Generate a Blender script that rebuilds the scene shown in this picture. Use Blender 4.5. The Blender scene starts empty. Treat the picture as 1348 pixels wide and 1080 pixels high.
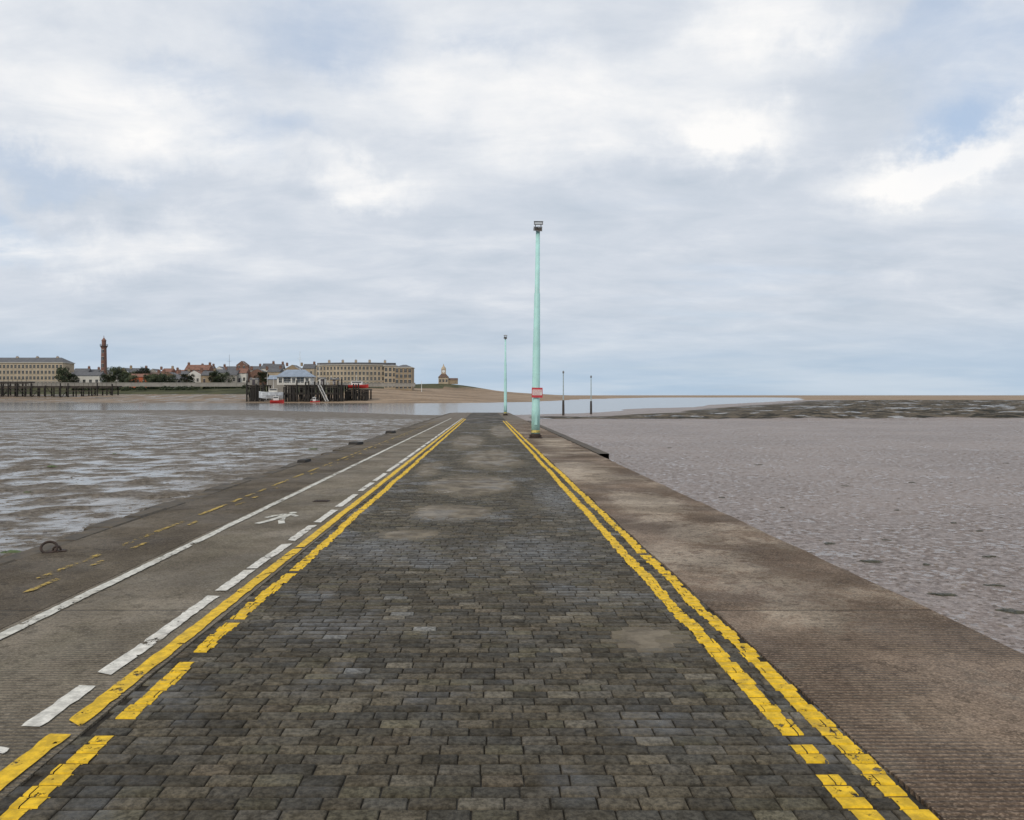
import bpy, math, random
import numpy as np
from mathutils import Vector
random.seed(7); rng=np.random.default_rng(7)
S=bpy.context.scene; C=S.collection
EYE=1.7; F=1048.0; SL=0.0086
def ex(b,d): return (b-639)/F*d          # bearing -> lateral metres at distance d
def rz(y): return -SL*y
# ------------------------------------------------------------------ noise
_T=rng.random((256,256))
def vn(x,y):
    xi=np.floor(x).astype(int); yi=np.floor(y).astype(int); fx=x-xi; fy=y-yi
    fx=fx*fx*(3-2*fx); fy=fy*fy*(3-2*fy)
    a=_T[xi%256,yi%256];b=_T[(xi+1)%256,yi%256];c=_T[xi%256,(yi+1)%256];d=_T[(xi+1)%256,(yi+1)%256]
    return (a*(1-fx)+b*fx)*(1-fy)+(c*(1-fx)+d*fx)*fy
def fbm(x,y,o=4):
    s=0;a=.5
    for i in range(o): s=s+a*vn(x*2**i+17*i,y*2**i+31*i); a*=.5
    return s
def sst(a,b,x):
    t=np.clip((x-a)/(b-a),0,1); return t*t*(3-2*t)
# ------------------------------------------------------------------ nodes
class NT:
    def __init__(s,t): s.t=t; s.n=t.nodes; s.l=t.links
    def new(s,k,**kw):
        n=s.n.new(k)
        for a,b in kw.items(): setattr(n,a,b)
        return n
    def put(s,sock,v):
        if isinstance(v,bpy.types.NodeSocket): s.l.new(v,sock)
        elif v is not None:
            if sock.type=='RGBA' and len(v)==3: v=(*v,1)
            sock.default_value=v
    def m(s,op,a,b=None,c=None,cl=False):
        n=s.new('ShaderNodeMath',operation=op,use_clamp=cl); s.put(n.inputs[0],a)
        if b is not None: s.put(n.inputs[1],b)
        if c is not None: s.put(n.inputs[2],c)
        return n.outputs[0]
    def vm(s,op,a,b=None,sc=None):
        n=s.new('ShaderNodeVectorMath',operation=op); s.put(n.inputs[0],a)
        if b is not None: s.put(n.inputs[1],b)
        if sc is not None: s.put(n.inputs['Scale'],sc)
        return n.outputs['Value'] if op in('LENGTH','DOT_PRODUCT') else n.outputs[0]
    def mix(s,f,a,b,bt='MIX'):
        n=s.new('ShaderNodeMix',data_type='RGBA',blend_type=bt); s.put(n.inputs[0],f); s.put(n.inputs[6],a); s.put(n.inputs[7],b); return n.outputs[2]
    def noise(s,v,sc,det=4,ro=.55,dist=0):
        n=s.new('ShaderNodeTexNoise'); s.put(n.inputs['Vector'],v); n.inputs['Scale'].default_value=sc; n.inputs['Detail'].default_value=min(det,6)
        n.inputs['Roughness'].default_value=ro; n.inputs['Distortion'].default_value=dist; return n.outputs[0]
    def mr(s,v,a,b,c=0,d=1,sm=True):
        n=s.new('ShaderNodeMapRange',interpolation_type='SMOOTHSTEP' if sm else 'LINEAR'); s.put(n.inputs[0],v)
        for i,q in enumerate((a,b,c,d)): n.inputs[i+1].default_value=q
        return n.outputs[0]
    def scale(s,v,xyz): return s.vm('MULTIPLY',v,xyz)
    def blob(s,p,c,r,amp=1.0):
        d=s.vm('LENGTH',s.vm('DIVIDE',s.vm('SUBTRACT',p,c),r)); return s.mr(d,0,1,amp,0)
    def sep(s,v):
        n=s.new('ShaderNodeSeparateXYZ'); s.put(n.inputs[0],v); return n.outputs
    def comb(s,x,y,z):
        n=s.new('ShaderNodeCombineXYZ'); s.put(n.inputs[0],x); s.put(n.inputs[1],y); s.put(n.inputs[2],z); return n.outputs[0]
    def bump(s,h,st,d):
        n=s.new('ShaderNodeBump'); s.put(n.inputs['Height'],h); s.put(n.inputs['Strength'],st); n.inputs['Distance'].default_value=d; return n.outputs[0]
    def cells(s,v,sc):
        n=s.new('ShaderNodeTexVoronoi'); s.put(n.inputs['Vector'],v); n.inputs['Scale'].default_value=sc
        return s.sep(n.outputs['Color'])[0],n.outputs['Distance']
def newmat(name):
    m=bpy.data.materials.new(name); m.use_nodes=True; t=NT(m.node_tree); p=t.n['Principled BSDF']; return m,t,p
def pos(t): return t.new('ShaderNodeNewGeometry').outputs['Position']
def simple(name,col,rough=.7,var=.25,sc=2.0,metal=0,bump=.2):
    m,t,p=newmat(name); o=t.new('ShaderNodeTexCoord').outputs['Object']
    n=t.noise(o,sc,6,.65); k=t.mr(n,.3,.7,0,1)
    t.put(p.inputs['Base Color'],t.mix(k,tuple(c*(1-var) for c in col),tuple(min(1,c*(1+var)) for c in col)))
    t.put(p.inputs['Roughness'],t.mr(n,.3,.7,max(.05,rough-.12),min(1,rough+.12))); p.inputs['Metallic'].default_value=metal
    if bump: t.put(p.inputs['Normal'],t.bump(t.noise(o,sc*6,4),bump,.02))
    return m
# ------------------------------------------------------------------ mesh builder
class MB:
    def __init__(s): s.v=[];s.f=[];s.m=[]
    def add(s,vs,fs,m=0):
        o=len(s.v); s.v+=[tuple(v) for v in vs]; s.f+=[tuple(i+o for i in f) for f in fs]; s.m+=[m]*len(fs); return s
    def box(s,c,d,m=0,rot=0,tilt=0):
        x,y,z=[q/2 for q in d]; vs=[]
        for sx,sy,sz in((-1,-1,-1),(1,-1,-1),(1,1,-1),(-1,1,-1),(-1,-1,1),(1,-1,1),(1,1,1),(-1,1,1)):
            a,b,e=sx*x,sy*y,sz*z
            if tilt: a,e=a*math.cos(tilt)-e*math.sin(tilt),a*math.sin(tilt)+e*math.cos(tilt)
            a,b=a*math.cos(rot)-b*math.sin(rot),a*math.sin(rot)+b*math.cos(rot)
            vs.append((c[0]+a,c[1]+b,c[2]+e))
        return s.add(vs,[(0,3,2,1),(4,5,6,7),(0,1,5,4),(1,2,6,5),(2,3,7,6),(3,0,4,7)],m)
    def beam(s,a,b,w,m=0):
        a=Vector(a);b=Vector(b);d=(b-a).normalized(); u=d.orthogonal().normalized(); v=d.cross(u); w=w/2
        vs=[p+u*w*i+v*w*j for p in(a,b) for i,j in((-1,-1),(1,-1),(1,1),(-1,1))]
        return s.add(vs,[(0,3,2,1),(4,5,6,7),(0,1,5,4),(1,2,6,5),(2,3,7,6),(3,0,4,7)],m)
    def lathe(s,prof,n=16,c=(0,0,0),m=0,cap=True):
        vs=[];fs=[]
        for r,z in prof:
            for i in range(n):
                a=2*math.pi*i/n; vs.append((c[0]+r*math.cos(a),c[1]+r*math.sin(a),c[2]+z))
        for k in range(len(prof)-1):
            for i in range(n):
                j=(i+1)%n; fs.append((k*n+i,k*n+j,(k+1)*n+j,(k+1)*n+i))
        if cap: fs.append(tuple(range(n))[::-1]); fs.append(tuple((len(prof)-1)*n+i for i in range(n)))
        return s.add(vs,fs,m)
    def torus(s,c,R,r,nx=24,ny=8,tilt=0,m=0):
        vs=[];fs=[]
        for i in range(nx):
            a=2*math.pi*i/nx
            for j in range(ny):
                b=2*math.pi*j/ny; x=(R+r*math.cos(b))*math.cos(a); z=(R+r*math.cos(b))*math.sin(a); y=r*math.sin(b)
                y,z=y*math.cos(tilt)-z*math.sin(tilt),y*math.sin(tilt)+z*math.cos(tilt)
                vs.append((c[0]+x,c[1]+y,c[2]+z))
        for i in range(nx):
            for j in range(ny):
                fs.append((i*ny+j,((i+1)%nx)*ny+j,((i+1)%nx)*ny+(j+1)%ny,i*ny+(j+1)%ny))
        return s.add(vs,fs,m)
    def prism(s,x0,x1,y0,y1,z0,h,m=0,hip=0):
        ym=(y0+y1)/2
        vs=[(x0,y0,z0),(x1,y0,z0),(x1,y1,z0),(x0,y1,z0),(x0+hip,ym,z0+h),(x1-hip,ym,z0+h)]
        return s.add(vs,[(0,3,2,1),(0,1,5,4),(2,3,4,5),(1,2,5),(3,0,4)],m)
    def mesh(s,name,mats,smooth=False):
        me=bpy.data.meshes.new(name); me.from_pydata(s.v,[],s.f)
        for q in mats: me.materials.append(q)
        me.polygons.foreach_set('material_index',s.m)
        if smooth: me.polygons.foreach_set('use_smooth',[True]*len(s.f))
        me.update(); return me
def obj(name,me,parent=None,loc=(0,0,0),rot=0):
    o=bpy.data.objects.new(name,me); o.location=loc; o.rotation_euler=(0,0,rot); C.objects.link(o)
    if parent: o.parent=parent
    return o
def thing(name,label,cat,loc,rot=0,group=None,me=None):
    o=obj(name,me,None,loc,rot); o["label"]=label; o["category"]=cat
    if group: o["group"]=group
    return o
def struct(name,me,label=None,cat=None,kind="structure"):
    o=obj(name,me); o["kind"]=kind; o["label"]=label or name.replace('_',' '); o["category"]=cat or name.split('_')[-1]; return o
def clone(o,loc,rot=None):
    n=o.copy(); n.location=loc
    if rot is not None: n.rotation_euler=(0,0,rot)
    C.objects.link(n)
    for ch in list(o.children):
        q=ch.copy(); C.objects.link(q); q.parent=n
        for g in list(ch.children):
            w=g.copy(); C.objects.link(w); w.parent=q
    return n
def fastquads(name,V,Q,mats,smooth=True,mi=None):
    me=bpy.data.meshes.new(name); me.vertices.add(len(V)); me.vertices.foreach_set('co',V.astype(np.float32).ravel())
    me.loops.add(Q.size); me.loops.foreach_set('vertex_index',Q.astype(np.int32).ravel())
    me.polygons.add(len(Q)); me.polygons.foreach_set('loop_start',np.arange(0,Q.size,4,dtype=np.int32))
    try: me.polygons.foreach_set('loop_total',np.full(len(Q),4,dtype=np.int32))
    except Exception: pass
    for q in mats: me.materials.append(q)
    if mi is not None: me.polygons.foreach_set('material_index',mi)
    me.update(calc_edges=True); me.validate()
    me.polygons.foreach_set('use_smooth',[smooth]*len(me.polygons)); return me
def gridquads(nx,ny):
    i=np.arange(nx-1)[None,:]; j=np.arange(ny-1)[:,None]; a=j*nx+i
    return np.stack([a,a+1,a+nx+1,a+nx],-1).reshape(-1,4)
def colattr(me,name,arr):
    at=me.color_attributes.new(name,'FLOAT_COLOR','POINT'); at.data.foreach_set('color',arr.astype(np.float32).ravel())

# ------------------------------------------------------------------ terrain
POLY=np.array([(-700,118),(-90,147),(-46,152),(-23,130),(-8.6,117),(0,116),(12.5,129),(42,182),(91,281),(178,442),(300,760),
 (330,900),(178,860),(60,515),(20,330),(-10,285),(-48,283),(-83,283),(-188,309),(-700,330)],float)
def sdf(x,y):
    d=np.full(x.shape,1e9); ins=np.zeros(x.shape,bool); n=len(POLY)
    for i in range(n):
        a=POLY[i];b=POLY[(i+1)%n]; e=b-a; t=np.clip(((x-a[0])*e[0]+(y-a[1])*e[1])/(e@e),0,1)
        d=np.minimum(d,np.hypot(x-a[0]-t*e[0],y-a[1]-t*e[1]))
        c=((a[1]>y)!=(b[1]>y)); xx=a[0]+(y-a[1])/(e[1] if e[1] else 1e-9)*e[0]; ins^=c&(x<xx)
    return np.where(ins,-d,d)
def humn(x,y): return fbm(x*1.15,y*1.9,5)
def terrain(x,y):
    s=sdf(x,y); s=s+(fbm(x*.03,y*.03)-.47)*14*sst(60,130,y)
    midY=np.interp(x,[-700,-90,-10,20,42,91,178,300],[225,220,200,230,330,460,650,850])
    far=y>midY
    base=-1.0+(fbm(x*.5,y*.5)-.47)*.03+(fbm(x*.12,y*.12)-.47)*.08
    hum=np.maximum(0,humn(x,y)-.46)*.26+(vn(x*3.1,y*3.1)-.5)*.012
    micro=np.where(x<0,hum*(1-sst(70,120,y)),((vn(x*3.1,y*3.1)-.5)*.014+(fbm(x*.9,y*1.2,4)-.47)*.03)*(1-sst(40,80,y)))
    base=base+micro
    wig=(fbm(x*.08,y*.0+3)-.47)*10
    front=sst(84,88,y+wig*.5)*sst(4,6,x)*(1-sst(330,420,y))
    bank=front*sst(10,34,x)
    edge=x-(11+.50*(y-90))+(fbm(x*.04,y*.06)-.47)*30*sst(90,150,y)
    weed=np.maximum(front*sst(-5,6,edge)*sst(3,12,s),front*(1-sst(92,98,y+wig*.5))*.9)
    base=base+front*.10+bank*(.26*sst(2,12,s)+.45*(fbm(x*.15,y*.15)-.47)+.55*(fbm(x*.6,y*.6,3)-.44))
    near=np.minimum(base,-1.25+.02*np.maximum(s,0)+.02)
    near=np.where(s<0,-1.25+.02*s,near)
    zm=np.interp(x,[-400,-60,-17,0,26,60,120,300],[7.5,7.5,6.9,4.7,3.2,1.6,-.4,-1.0])
    beach=-1.25+.062*s+(fbm(x*.05,y*.05)-.47)*.8*sst(0,30,s)
    left=1-sst(-75,-52,x)
    plateau=1.6+np.maximum(0,(zm-1.6))*sst(52,92,s)
    fz=np.where(left>.5,np.minimum(beach,plateau),np.minimum(beach,zm))
    fz=fz+4.2*np.exp(-(((x+28)/34)**2+((y-600)/40)**2))
    fz=np.where(s<0,-1.25+.03*s,fz)
    fz=np.where((x>-60),fz*(1-sst(700,1000,y))+(-1.0)*sst(700,1000,y),fz)
    z=np.where(far,fz,near)
    z=np.where((y>3800),-3.0,z)
    z=np.maximum(z,-3.2)
    sand=far*sst(-85,-45,x)*1.0+ (y>420)*(x>60)*1.0 + far*(left>.1)*(z<2.0)*.5
    grass=far*(left)*sst(1.7,2.2,z)*1.2+far*np.exp(-(((x+28)/34)**2+((y-600)/40)**2))*.9+far*(x<-30)*sst(5.8,6.8,z)
    return z,np.clip(sand,0,1),np.clip(weed,0,1),np.clip(grass,0,1),s
def tz(x,y): return float(terrain(np.array([float(x)]),np.array([float(y)]))[0][0])

nx,ny=950,860
X=6*np.sinh(np.linspace(-7.4,7.4,nx)); Y=-8+10*np.sinh(np.linspace(-.6,7.25,ny))
GX,GY=np.meshgrid(X,Y); gz,sand,weed,grass,sd=terrain(GX.ravel(),GY.ravel())
gx_,gy_=GX.ravel(),GY.ravel()
humv=np.where(gx_<0,np.clip((humn(gx_,gy_)-.455)/.06,0,1),0)
humv=np.maximum(humv,(gx_<0)*sst(-10.5,-5.5,gx_+(fbm(gx_*.7,gy_*.5)-.47)*8)*.75*(gy_<90))
humv=np.maximum(humv,(gy_<200)*(gx_<0)*(1-sst(22,38,sd))*(gy_>60)*.95)
V=np.stack([gx_,gy_,gz],-1)
gm,t,p=newmat('mudflat_ground'); P=pos(t)
an=t.new('ShaderNodeAttribute',attribute_name='zone'); at=an.outputs['Color']; a=t.sep(at); hm=an.outputs['Alpha']
px=t.sep(P)
wl=t.mr(px[0],-6,4,1,0)
n1=t.noise(P,.9,6,.62,.4); n2=t.noise(P,.11,4,.55); n3=t.noise(P,6,6,.7); n4=t.noise(t.scale(P,(.9,1.4,1)),3.2,6,.70,.6)
mud=t.mix(t.mr(n3,.38,.62),(.150,.120,.105),(.285,.235,.210))
mud=t.mix(t.mr(n2,.4,.62,0,.5),mud,(.29,.238,.212))
mudl=t.mix(t.mr(n3,.35,.65),(.070,.056,.038),(.185,.155,.118))
mud=t.mix(wl,mud,mudl)
nf=t.noise(P,13,5,.72)
speck=t.mr(nf,.54,.61)
mud=t.mix(t.m('MULTIPLY',speck,.7),mud,(.075,.056,.046))
speck2=t.mr(nf,.44,.39)
mud=t.mix(t.m('MULTIPLY',speck2,t.m('SUBTRACT',.65,t.m('MULTIPLY',wl,.35))),mud,(.40,.355,.335))
algae=t.mr(t.noise(P,.35,6,.7),.60,.70,0,.4)
mud=t.mix(t.m('MULTIPLY',algae,wl),mud,(.06,.068,.036))
pl_=t.m('SUBTRACT',t.mr(t.m('ADD',n4,t.m('MULTIPLY',t.m('SUBTRACT',n2,.5),.4)),.42,.47),t.m('MULTIPLY',hm,1.0),cl=True)
pr_=t.mr(t.m('ADD',t.noise(P,6,5,.7,.5),t.m('MULTIPLY',t.m('SUBTRACT',n1,.5),.5)),.55,.60,0,.7)
pud=t.m('ADD',t.m('MULTIPLY',pl_,wl),t.m('MULTIPLY',pr_,t.m('SUBTRACT',1,wl)))
sandc=t.mix(t.mr(t.noise(t.scale(P,(.5,1.5,1)),.06,6),.4,.6),(.23,.165,.11),(.34,.255,.18))
weedc=t.mix(t.mr(t.noise(P,.45,6,.75),.44,.56),(.018,.016,.010),(.125,.10,.07))
grassc=t.mix(t.mr(t.noise(P,.07,6,.6),.4,.6),(.04,.045,.02),(.085,.085,.04))
jit=t.m('MULTIPLY',t.m('SUBTRACT',t.noise(P,.12,6,.6),.5),.5)
def zmask(c): return t.mr(t.m('ADD',c,jit),.35,.65)
col=t.mix(zmask(a[0]),mud,sandc); col=t.mix(zmask(a[1]),col,weedc); col=t.mix(zmask(a[2]),col,grassc)
t.put(p.inputs['Base Color'],t.mix(t.m('MULTIPLY',pud,.3),col,(.11,.10,.088)))
notmud=t.m('MAXIMUM',t.m('MAXIMUM',zmask(a[0]),t.m('MULTIPLY',zmask(a[1]),t.mr(t.noise(P,.09,5,.7),.56,.60,1,.1))),zmask(a[2]))
pudm=t.m('MULTIPLY',t.m('ADD',pud,t.m('MULTIPLY',zmask(a[1]),.7),cl=True),t.m('SUBTRACT',1,notmud))
rb=t.mr(n1,.35,.65,.45,.72)
rb=t.m('ADD',rb,t.m('MULTIPLY',notmud,.4),cl=True)
r=t.m('SUBTRACT',rb,t.m('MULTIPLY',pudm,t.m('SUBTRACT',rb,.06)))
t.put(p.inputs['Roughness'],r)
t.put(p.inputs['Specular IOR Level'],t.m('ADD',t.m('SUBTRACT',.2,t.m('MULTIPLY',wl,.1)),t.m('MULTIPLY',pudm,.45)))
h=t.m('ADD',t.m('MULTIPLY',n3,.5),t.m('ADD',t.m('MULTIPLY',n4,t.m('ADD',.2,t.m('MULTIPLY',wl,.4))),t.m('MULTIPLY',nf,.45)))
t.put(p.inputs['Normal'],t.bump(h,t.m('SUBTRACT',t.m('ADD',.7,t.m('MULTIPLY',wl,.2)),t.m('MULTIPLY',pudm,t.m('ADD',.55,t.m('MULTIPLY',wl,.30)))),.06))
me=fastquads('ground',V,gridquads(nx,ny),[gm])
colattr(me,'zone',np.stack([sand,weed,grass,humv],-1))
struct('ground',me,'brown tidal mudflats, sandbanks and far shore','ground')

# river / sea
wm,t,p=newmat('river_water'); P=pos(t)
p.inputs['Base Color'].default_value=(.16,.15,.135,1); p.inputs['Roughness'].default_value=.12; p.inputs['IOR'].default_value=1.33
t.put(p.inputs['Normal'],t.bump(t.noise(t.scale(P,(.6,1.4,1)),.8,6,.6),.35,.12))
me=MB().add([(-9000,60,-1.25),(9000,60,-1.25),(9000,14000,-1.25),(-9000,14000,-1.25)],[(0,1,2,3)]).mesh('water',[wm])
struct('water',me,'grey tidal river channel running out to sea','water')

# ------------------------------------------------------------------ causeway
def concrete(name,dark,light,tint,ribs,patch=(.2,.18,.15),blobs=(),dblobs=(),pth=.56,agg=.6):
    m,t,p=newmat(name); P=pos(t)
    a1=t.noise(P,.55,6,.65,.3); a2=t.noise(t.scale(P,(1,.35,1)),2.2,6,.7); a3=t.noise(P,42,4,.75); a4=t.noise(P,9,6,.72)
    c=t.mix(t.mr(a1,.38,.62),dark,light); c=t.mix(t.mr(a2,.44,.64,0,.65),c,tint)
    pm=t.noise(P,.32,6,.72,.5)
    for bx,by,rx,ry,am in blobs: pm=t.m('ADD',pm,t.blob(P,(bx,by,0),(rx,ry,9),am))
    for bx,by,rx,ry,am in dblobs: pm=t.m('SUBTRACT',pm,t.blob(P,(bx,by,0),(rx,ry,9),am))
    c=t.mix(t.mr(t.m('ADD',pm,t.m('MULTIPLY',t.m('SUBTRACT',a4,.5),.6)),pth-.05,pth+.10,0,.9),c,patch)
    c=t.mix(t.mr(a4,.50,.62,0,.6),c,tuple(q*.5 for q in dark))
    c=t.mix(t.mr(a3,.52,.64,0,.35),c,tuple(min(1,q*1.7) for q in light)); c=t.mix(t.mr(a3,.46,.34,0,.5),c,tuple(q*.4 for q in dark))
    cc,cd=t.cells(P,95)
    c=t.mix(t.mr(cc,.76,.82,0,agg),c,tuple(min(1,q*1.9) for q in light)); c=t.mix(t.mr(cc,.24,.18,0,agg),c,tuple(q*.35 for q in dark))
    w=t.new('ShaderNodeTexWave',wave_type='BANDS',bands_direction='Y'); t.put(w.inputs['Vector'],P)
    w.inputs['Scale'].default_value=7.5; w.inputs['Distortion'].default_value=1.6; w.inputs['Detail'].default_value=4; w.inputs['Detail Scale'].default_value=4.0
    wear=t.mr(t.noise(P,.8,5),.38,.56)
    rib=t.m('MULTIPLY',w.outputs['Fac'],t.m('MULTIPLY',wear,ribs))
    c=t.mix(t.m('MULTIPLY',t.m('SUBTRACT',1,w.outputs['Fac']),t.m('MULTIPLY',wear,ribs*.5)),c,tuple(q*.5 for q in dark))
    y=t.sep(P)[1]; j=t.m('ABSOLUTE',t.m('SUBTRACT',t.m('MODULO',t.m('ADD',y,62.5),6.0),3.0)); j=t.mr(j,.0,.025,1,0)
    c=t.mix(t.m('MULTIPLY',j,.5),c,(.03,.025,.02))
    # tide silt over the low far end
    sf=t.mr(t.m('ADD',y,t.m('MULTIPLY',t.m('SUBTRACT',t.noise(P,.25,5,.65),.5),50)),52,82,0,.9)
    c=t.mix(sf,c,(.165,.140,.112))
    t.put(p.inputs['Base Color'],c)
    t.put(p.inputs['Roughness'],t.mr(t.noise(P,.7,5,.6),.4,.6,.7,.98)); p.inputs['Specular IOR Level'].default_value=.2
    hh=t.m('ADD',t.m('MULTIPLY',rib,1.2),t.m('ADD',t.m('MULTIPLY',a3,.6),t.m('SUBTRACT',t.m('MULTIPLY',a4,.9),j)))
    t.put(p.inputs['Normal'],t.bump(hh,1.0,.016))
    return m
M_walk=concrete('walkway_concrete',(.130,.108,.078),(.235,.200,.152),(.155,.135,.095),.7,patch=(.27,.235,.18),agg=.2)
M_outer=concrete('outer_concrete',(.062,.048,.033),(.135,.110,.08),(.09,.072,.048),.15,patch=(.175,.145,.105),agg=.22)
M_right=concrete('ribbed_concrete',(.118,.082,.056),(.250,.188,.136),(.165,.114,.080),1.0,patch=(.46,.385,.295),agg=.34,
   blobs=((2.5,8.5,1.0,3.0,.17),(2.7,13,1.0,4,.20),(2.4,20,1.0,6,.20),(2.7,32,1,9,.18),(2.4,6.2,.6,.9,.12),(3.1,4.6,.5,.9,.08)),dblobs=((2.6,3.3,1.2,1.4,.08),),pth=.545)
def strip(name,x0,x1,y0,y1,mat,j0=.0,j1=.0,top=0,step=.25,bottom=-2.2,label=None):
    n=int((y1-y0)/step)+1; ys=np.linspace(y0,y1,n)
    xa=x0+(fbm(ys*1.3,ys*0+x0,5)-.47)*j0*2; xb=x1+(fbm(ys*1.3,ys*0+x1+9,5)-.47)*j1*2
    m=4; cols=[]
    cols.append(np.stack([xa,ys,np.full(n,bottom)],-1))
    zt=rz(ys)+top
    for k in range(m+1):
        f=k/m; x=xa*(1-f)+xb*f; cols.append(np.stack([x,ys,zt+(vn(x*1.1,ys*.6)-.5)*.006],-1))
    cols.append(np.stack([xb,ys,np.full(n,bottom)],-1))
    V=np.stack(cols,1).reshape(-1,3); nxx=m+3
    me=fastquads(name,V,gridquads(nxx,n),[mat],smooth=False)
    return struct(name,me,label,'path')
strip('concrete_walkway',-3.62,-2.075,-4,124,M_walk,0,.02,label='grey ribbed concrete footway beside the setts')
strip('concrete_causeway_shoulder',-5.02,-3.63,-4,124,M_outer,0,0,label='dark weathered concrete shoulder of the causeway')
strip('concrete_ramp_strip',1.86,3.63,-4,124,M_right,.03,.05,label='brown ribbed concrete strip edging the causeway')
y=-4.0; mb=MB()
while y<122:
    L=random.uniform(.5,1.3); h=random.uniform(-.03,.025); xo=-5.36+random.uniform(-.08,.08); xi=-5.03
    z0=rz(y)+h; z1=rz(y+L)+h+random.uniform(-.01,.01); b=.03
    vs=[(xo,y+.01,-2),(xi,y+.01,-2),(xi,y+L-.01,-2),(xo,y+L-.01,-2),
        (xo,y+.01,z0-b),(xi,y+.01,z0-b),(xi,y+L-.01,z1-b),(xo,y+L-.01,z1-b),
        (xo+b,y+.01+b,z0),(xi-b,y+.01+b,z0),(xi-b,y+L-.01-b,z1),(xo+b,y+L-.01-b,z1)]
    mb.add(vs,[(0,1,5,4),(1,2,6,5),(2,3,7,6),(3,0,4,7),(4,5,9,8),(5,6,10,9),(6,7,11,10),(7,4,8,11),(8,9,10,11)]); y+=L
M_edge=simple('edge_stone',(.075,.060,.042),.85,.55,3,bump=.6)
struct('stone_kerb_edging',mb.mesh('stone_kerb_edging',[M_edge]),'row of dark worn edging stones along the causeway','kerb')
strip('concrete_ledge',3.66,3.98,25.6,70,M_edge,0,.02,top=.03,bottom=-2,label='dark projecting concrete ledge on the causeway edge')

# silt distribution on the setts
BL=[(1.15,5.75,.6,.6,.9),(-.55,12.3,1.1,1.5,1.0),(-1.0,10.3,.8,.9,.7),(-.3,16.5,1.5,3.5,1.0),(.2,24,1.5,7,.85),(-.8,34,1.1,9,.8),(-1.4,20,.6,5,.8),(.9,46,.9,14,.7),(1.3,7.4,.3,1.0,.4),(.8,13,.6,2,.5)]
def silt(x,y):
    s=np.zeros_like(x)
    for bx,by,rx,ry,a in BL: s=np.maximum(s,a*(1-sst(.2,1.0,np.hypot((x-bx)/rx,(y-by)/ry))))
    s=s*(.55+.9*(fbm(x*2.2,y*1.4,5)))+ .45*(fbm(x*.9+5,y*.5,4)-.40)+sst(14,50,y)*.35
    return np.clip(s,0,1)
mx=np.linspace(-2.074,1.855,64); my=np.concatenate([np.arange(-4,30,.07),np.linspace(30,124,400)])
MX,MY=np.meshgrid(mx,my); s=silt(MX.ravel(),MY.ravel())
mzz=rz(MY.ravel())-.012+.014*sst(.35,.85,s)+(vn(MX.ravel()*9,MY.ravel()*9)-.5)*.003
mzz=np.where(MY.ravel()>63,rz(MY.ravel()),mzz)
bm_,t,p=newmat('joint_silt'); P=pos(t); sa=t.sep(t.new('ShaderNodeAttribute',attribute_name='silt').outputs['Color'])[0]
n=t.noise(P,22,6,.7); c=t.mix(t.mr(n,.35,.65),(.010,.008,.005),(.036,.029,.019)); c2=t.mix(t.mr(t.noise(P,3,6,.7),.38,.62),(.090,.074,.054),(.205,.172,.125))
t.put(p.inputs['Base Color'],t.mix(t.mr(sa,.25,.7),c,c2)); t.put(p.inputs['Roughness'],t.mr(t.noise(P,1.1,5),.45,.62,.9,.5)); t.put(p.inputs['Normal'],t.bump(n,.6,.01)); p.inputs['Specular IOR Level'].default_value=.25
me=fastquads('sett_bedding',np.stack([MX.ravel(),MY.ravel(),mzz],-1),gridquads(len(mx),len(my)),[bm_])
colattr(me,'silt',np.stack([s,s,s,np.ones_like(s)],-1))
struct('sett_bedding',me,'dark silt bed between the granite setts','road')
rects=[];yy=-3.0;RH=.104
while yy<63:
    rh=RH*random.uniform(.97,1.03); x=-2.07-random.uniform(0,.17)
    while x<1.84:
        L=random.uniform(.168,.218)
        x1=min(x+L,1.855)
        x0=max(x,-2.072)
        if x1-x0>.06: rects.append((x0,x1,yy,yy+rh))
        x+=L
    yy+=rh
R=np.array(rects); N=len(R); g=.0022+rng.random(N)*.0018; gy=.0048+rng.random(N)*.0015
x0=R[:,0]+g;x1=R[:,1]-g;y0=R[:,2]+gy;y1=R[:,3]-gy
zc=rz((y0+y1)/2)+(rng.random(N)-.5)*.0035; tx=(rng.random(N)-.5)*.020; ty=(rng.random(N)-.5)*.04
cx=(x0+x1)/2; cy=(y0+y1)/2; skew=(rng.random(N)-.5)*.008
def ring(ins,dz,jit):
    out=[]
    for sx,sy in((0,0),(1,0),(1,1),(0,1)):
        xx=np.where(sx,x1-ins,x0+ins)+(rng.random(N)-.5)*jit; yv=np.where(sy,y1-ins,y0+ins)+(rng.random(N)-.5)*jit+(xx-cx)*skew
        out.append(np.stack([xx,yv,zc+dz+(xx-cx)*tx+(yv-cy)*ty],-1))
    return out
rings=ring(0,-.03,0)+ring(.0,-.009,.002)+ring(.0035,-.0025,.003)+ring(.011,.0,.004)
V=np.stack(rings,1).reshape(-1,3)
q=[]
for k in range(3):
    for i in range(4):
        j=(i+1)%4; q.append((k*4+i,k*4+j,k*4+4+j,k*4+4+i))
q.append((12,13,14,15)); q=np.array(q)
Q=(np.arange(N)[:,None,None]*16+q[None]).reshape(-1,4)
sm,t,p=newmat('granite_setts'); P=pos(t); tn=t.new('ShaderNodeAttribute',attribute_name='tint'); tc=tn.outputs['Color']; sil=tn.outputs['Alpha']
n=t.noise(P,34,6,.75); n_=t.noise(P,8,6,.7); big=t.noise(P,.8,5,.6)
c=t.mix(t.mr(n,.34,.66,.0,1),t.vm('SCALE',tc,sc=.5),t.vm('SCALE',tc,sc=1.55))
c=t.mix(t.mr(n_,.52,.66,0,.45),c,(.024,.020,.013))
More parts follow.
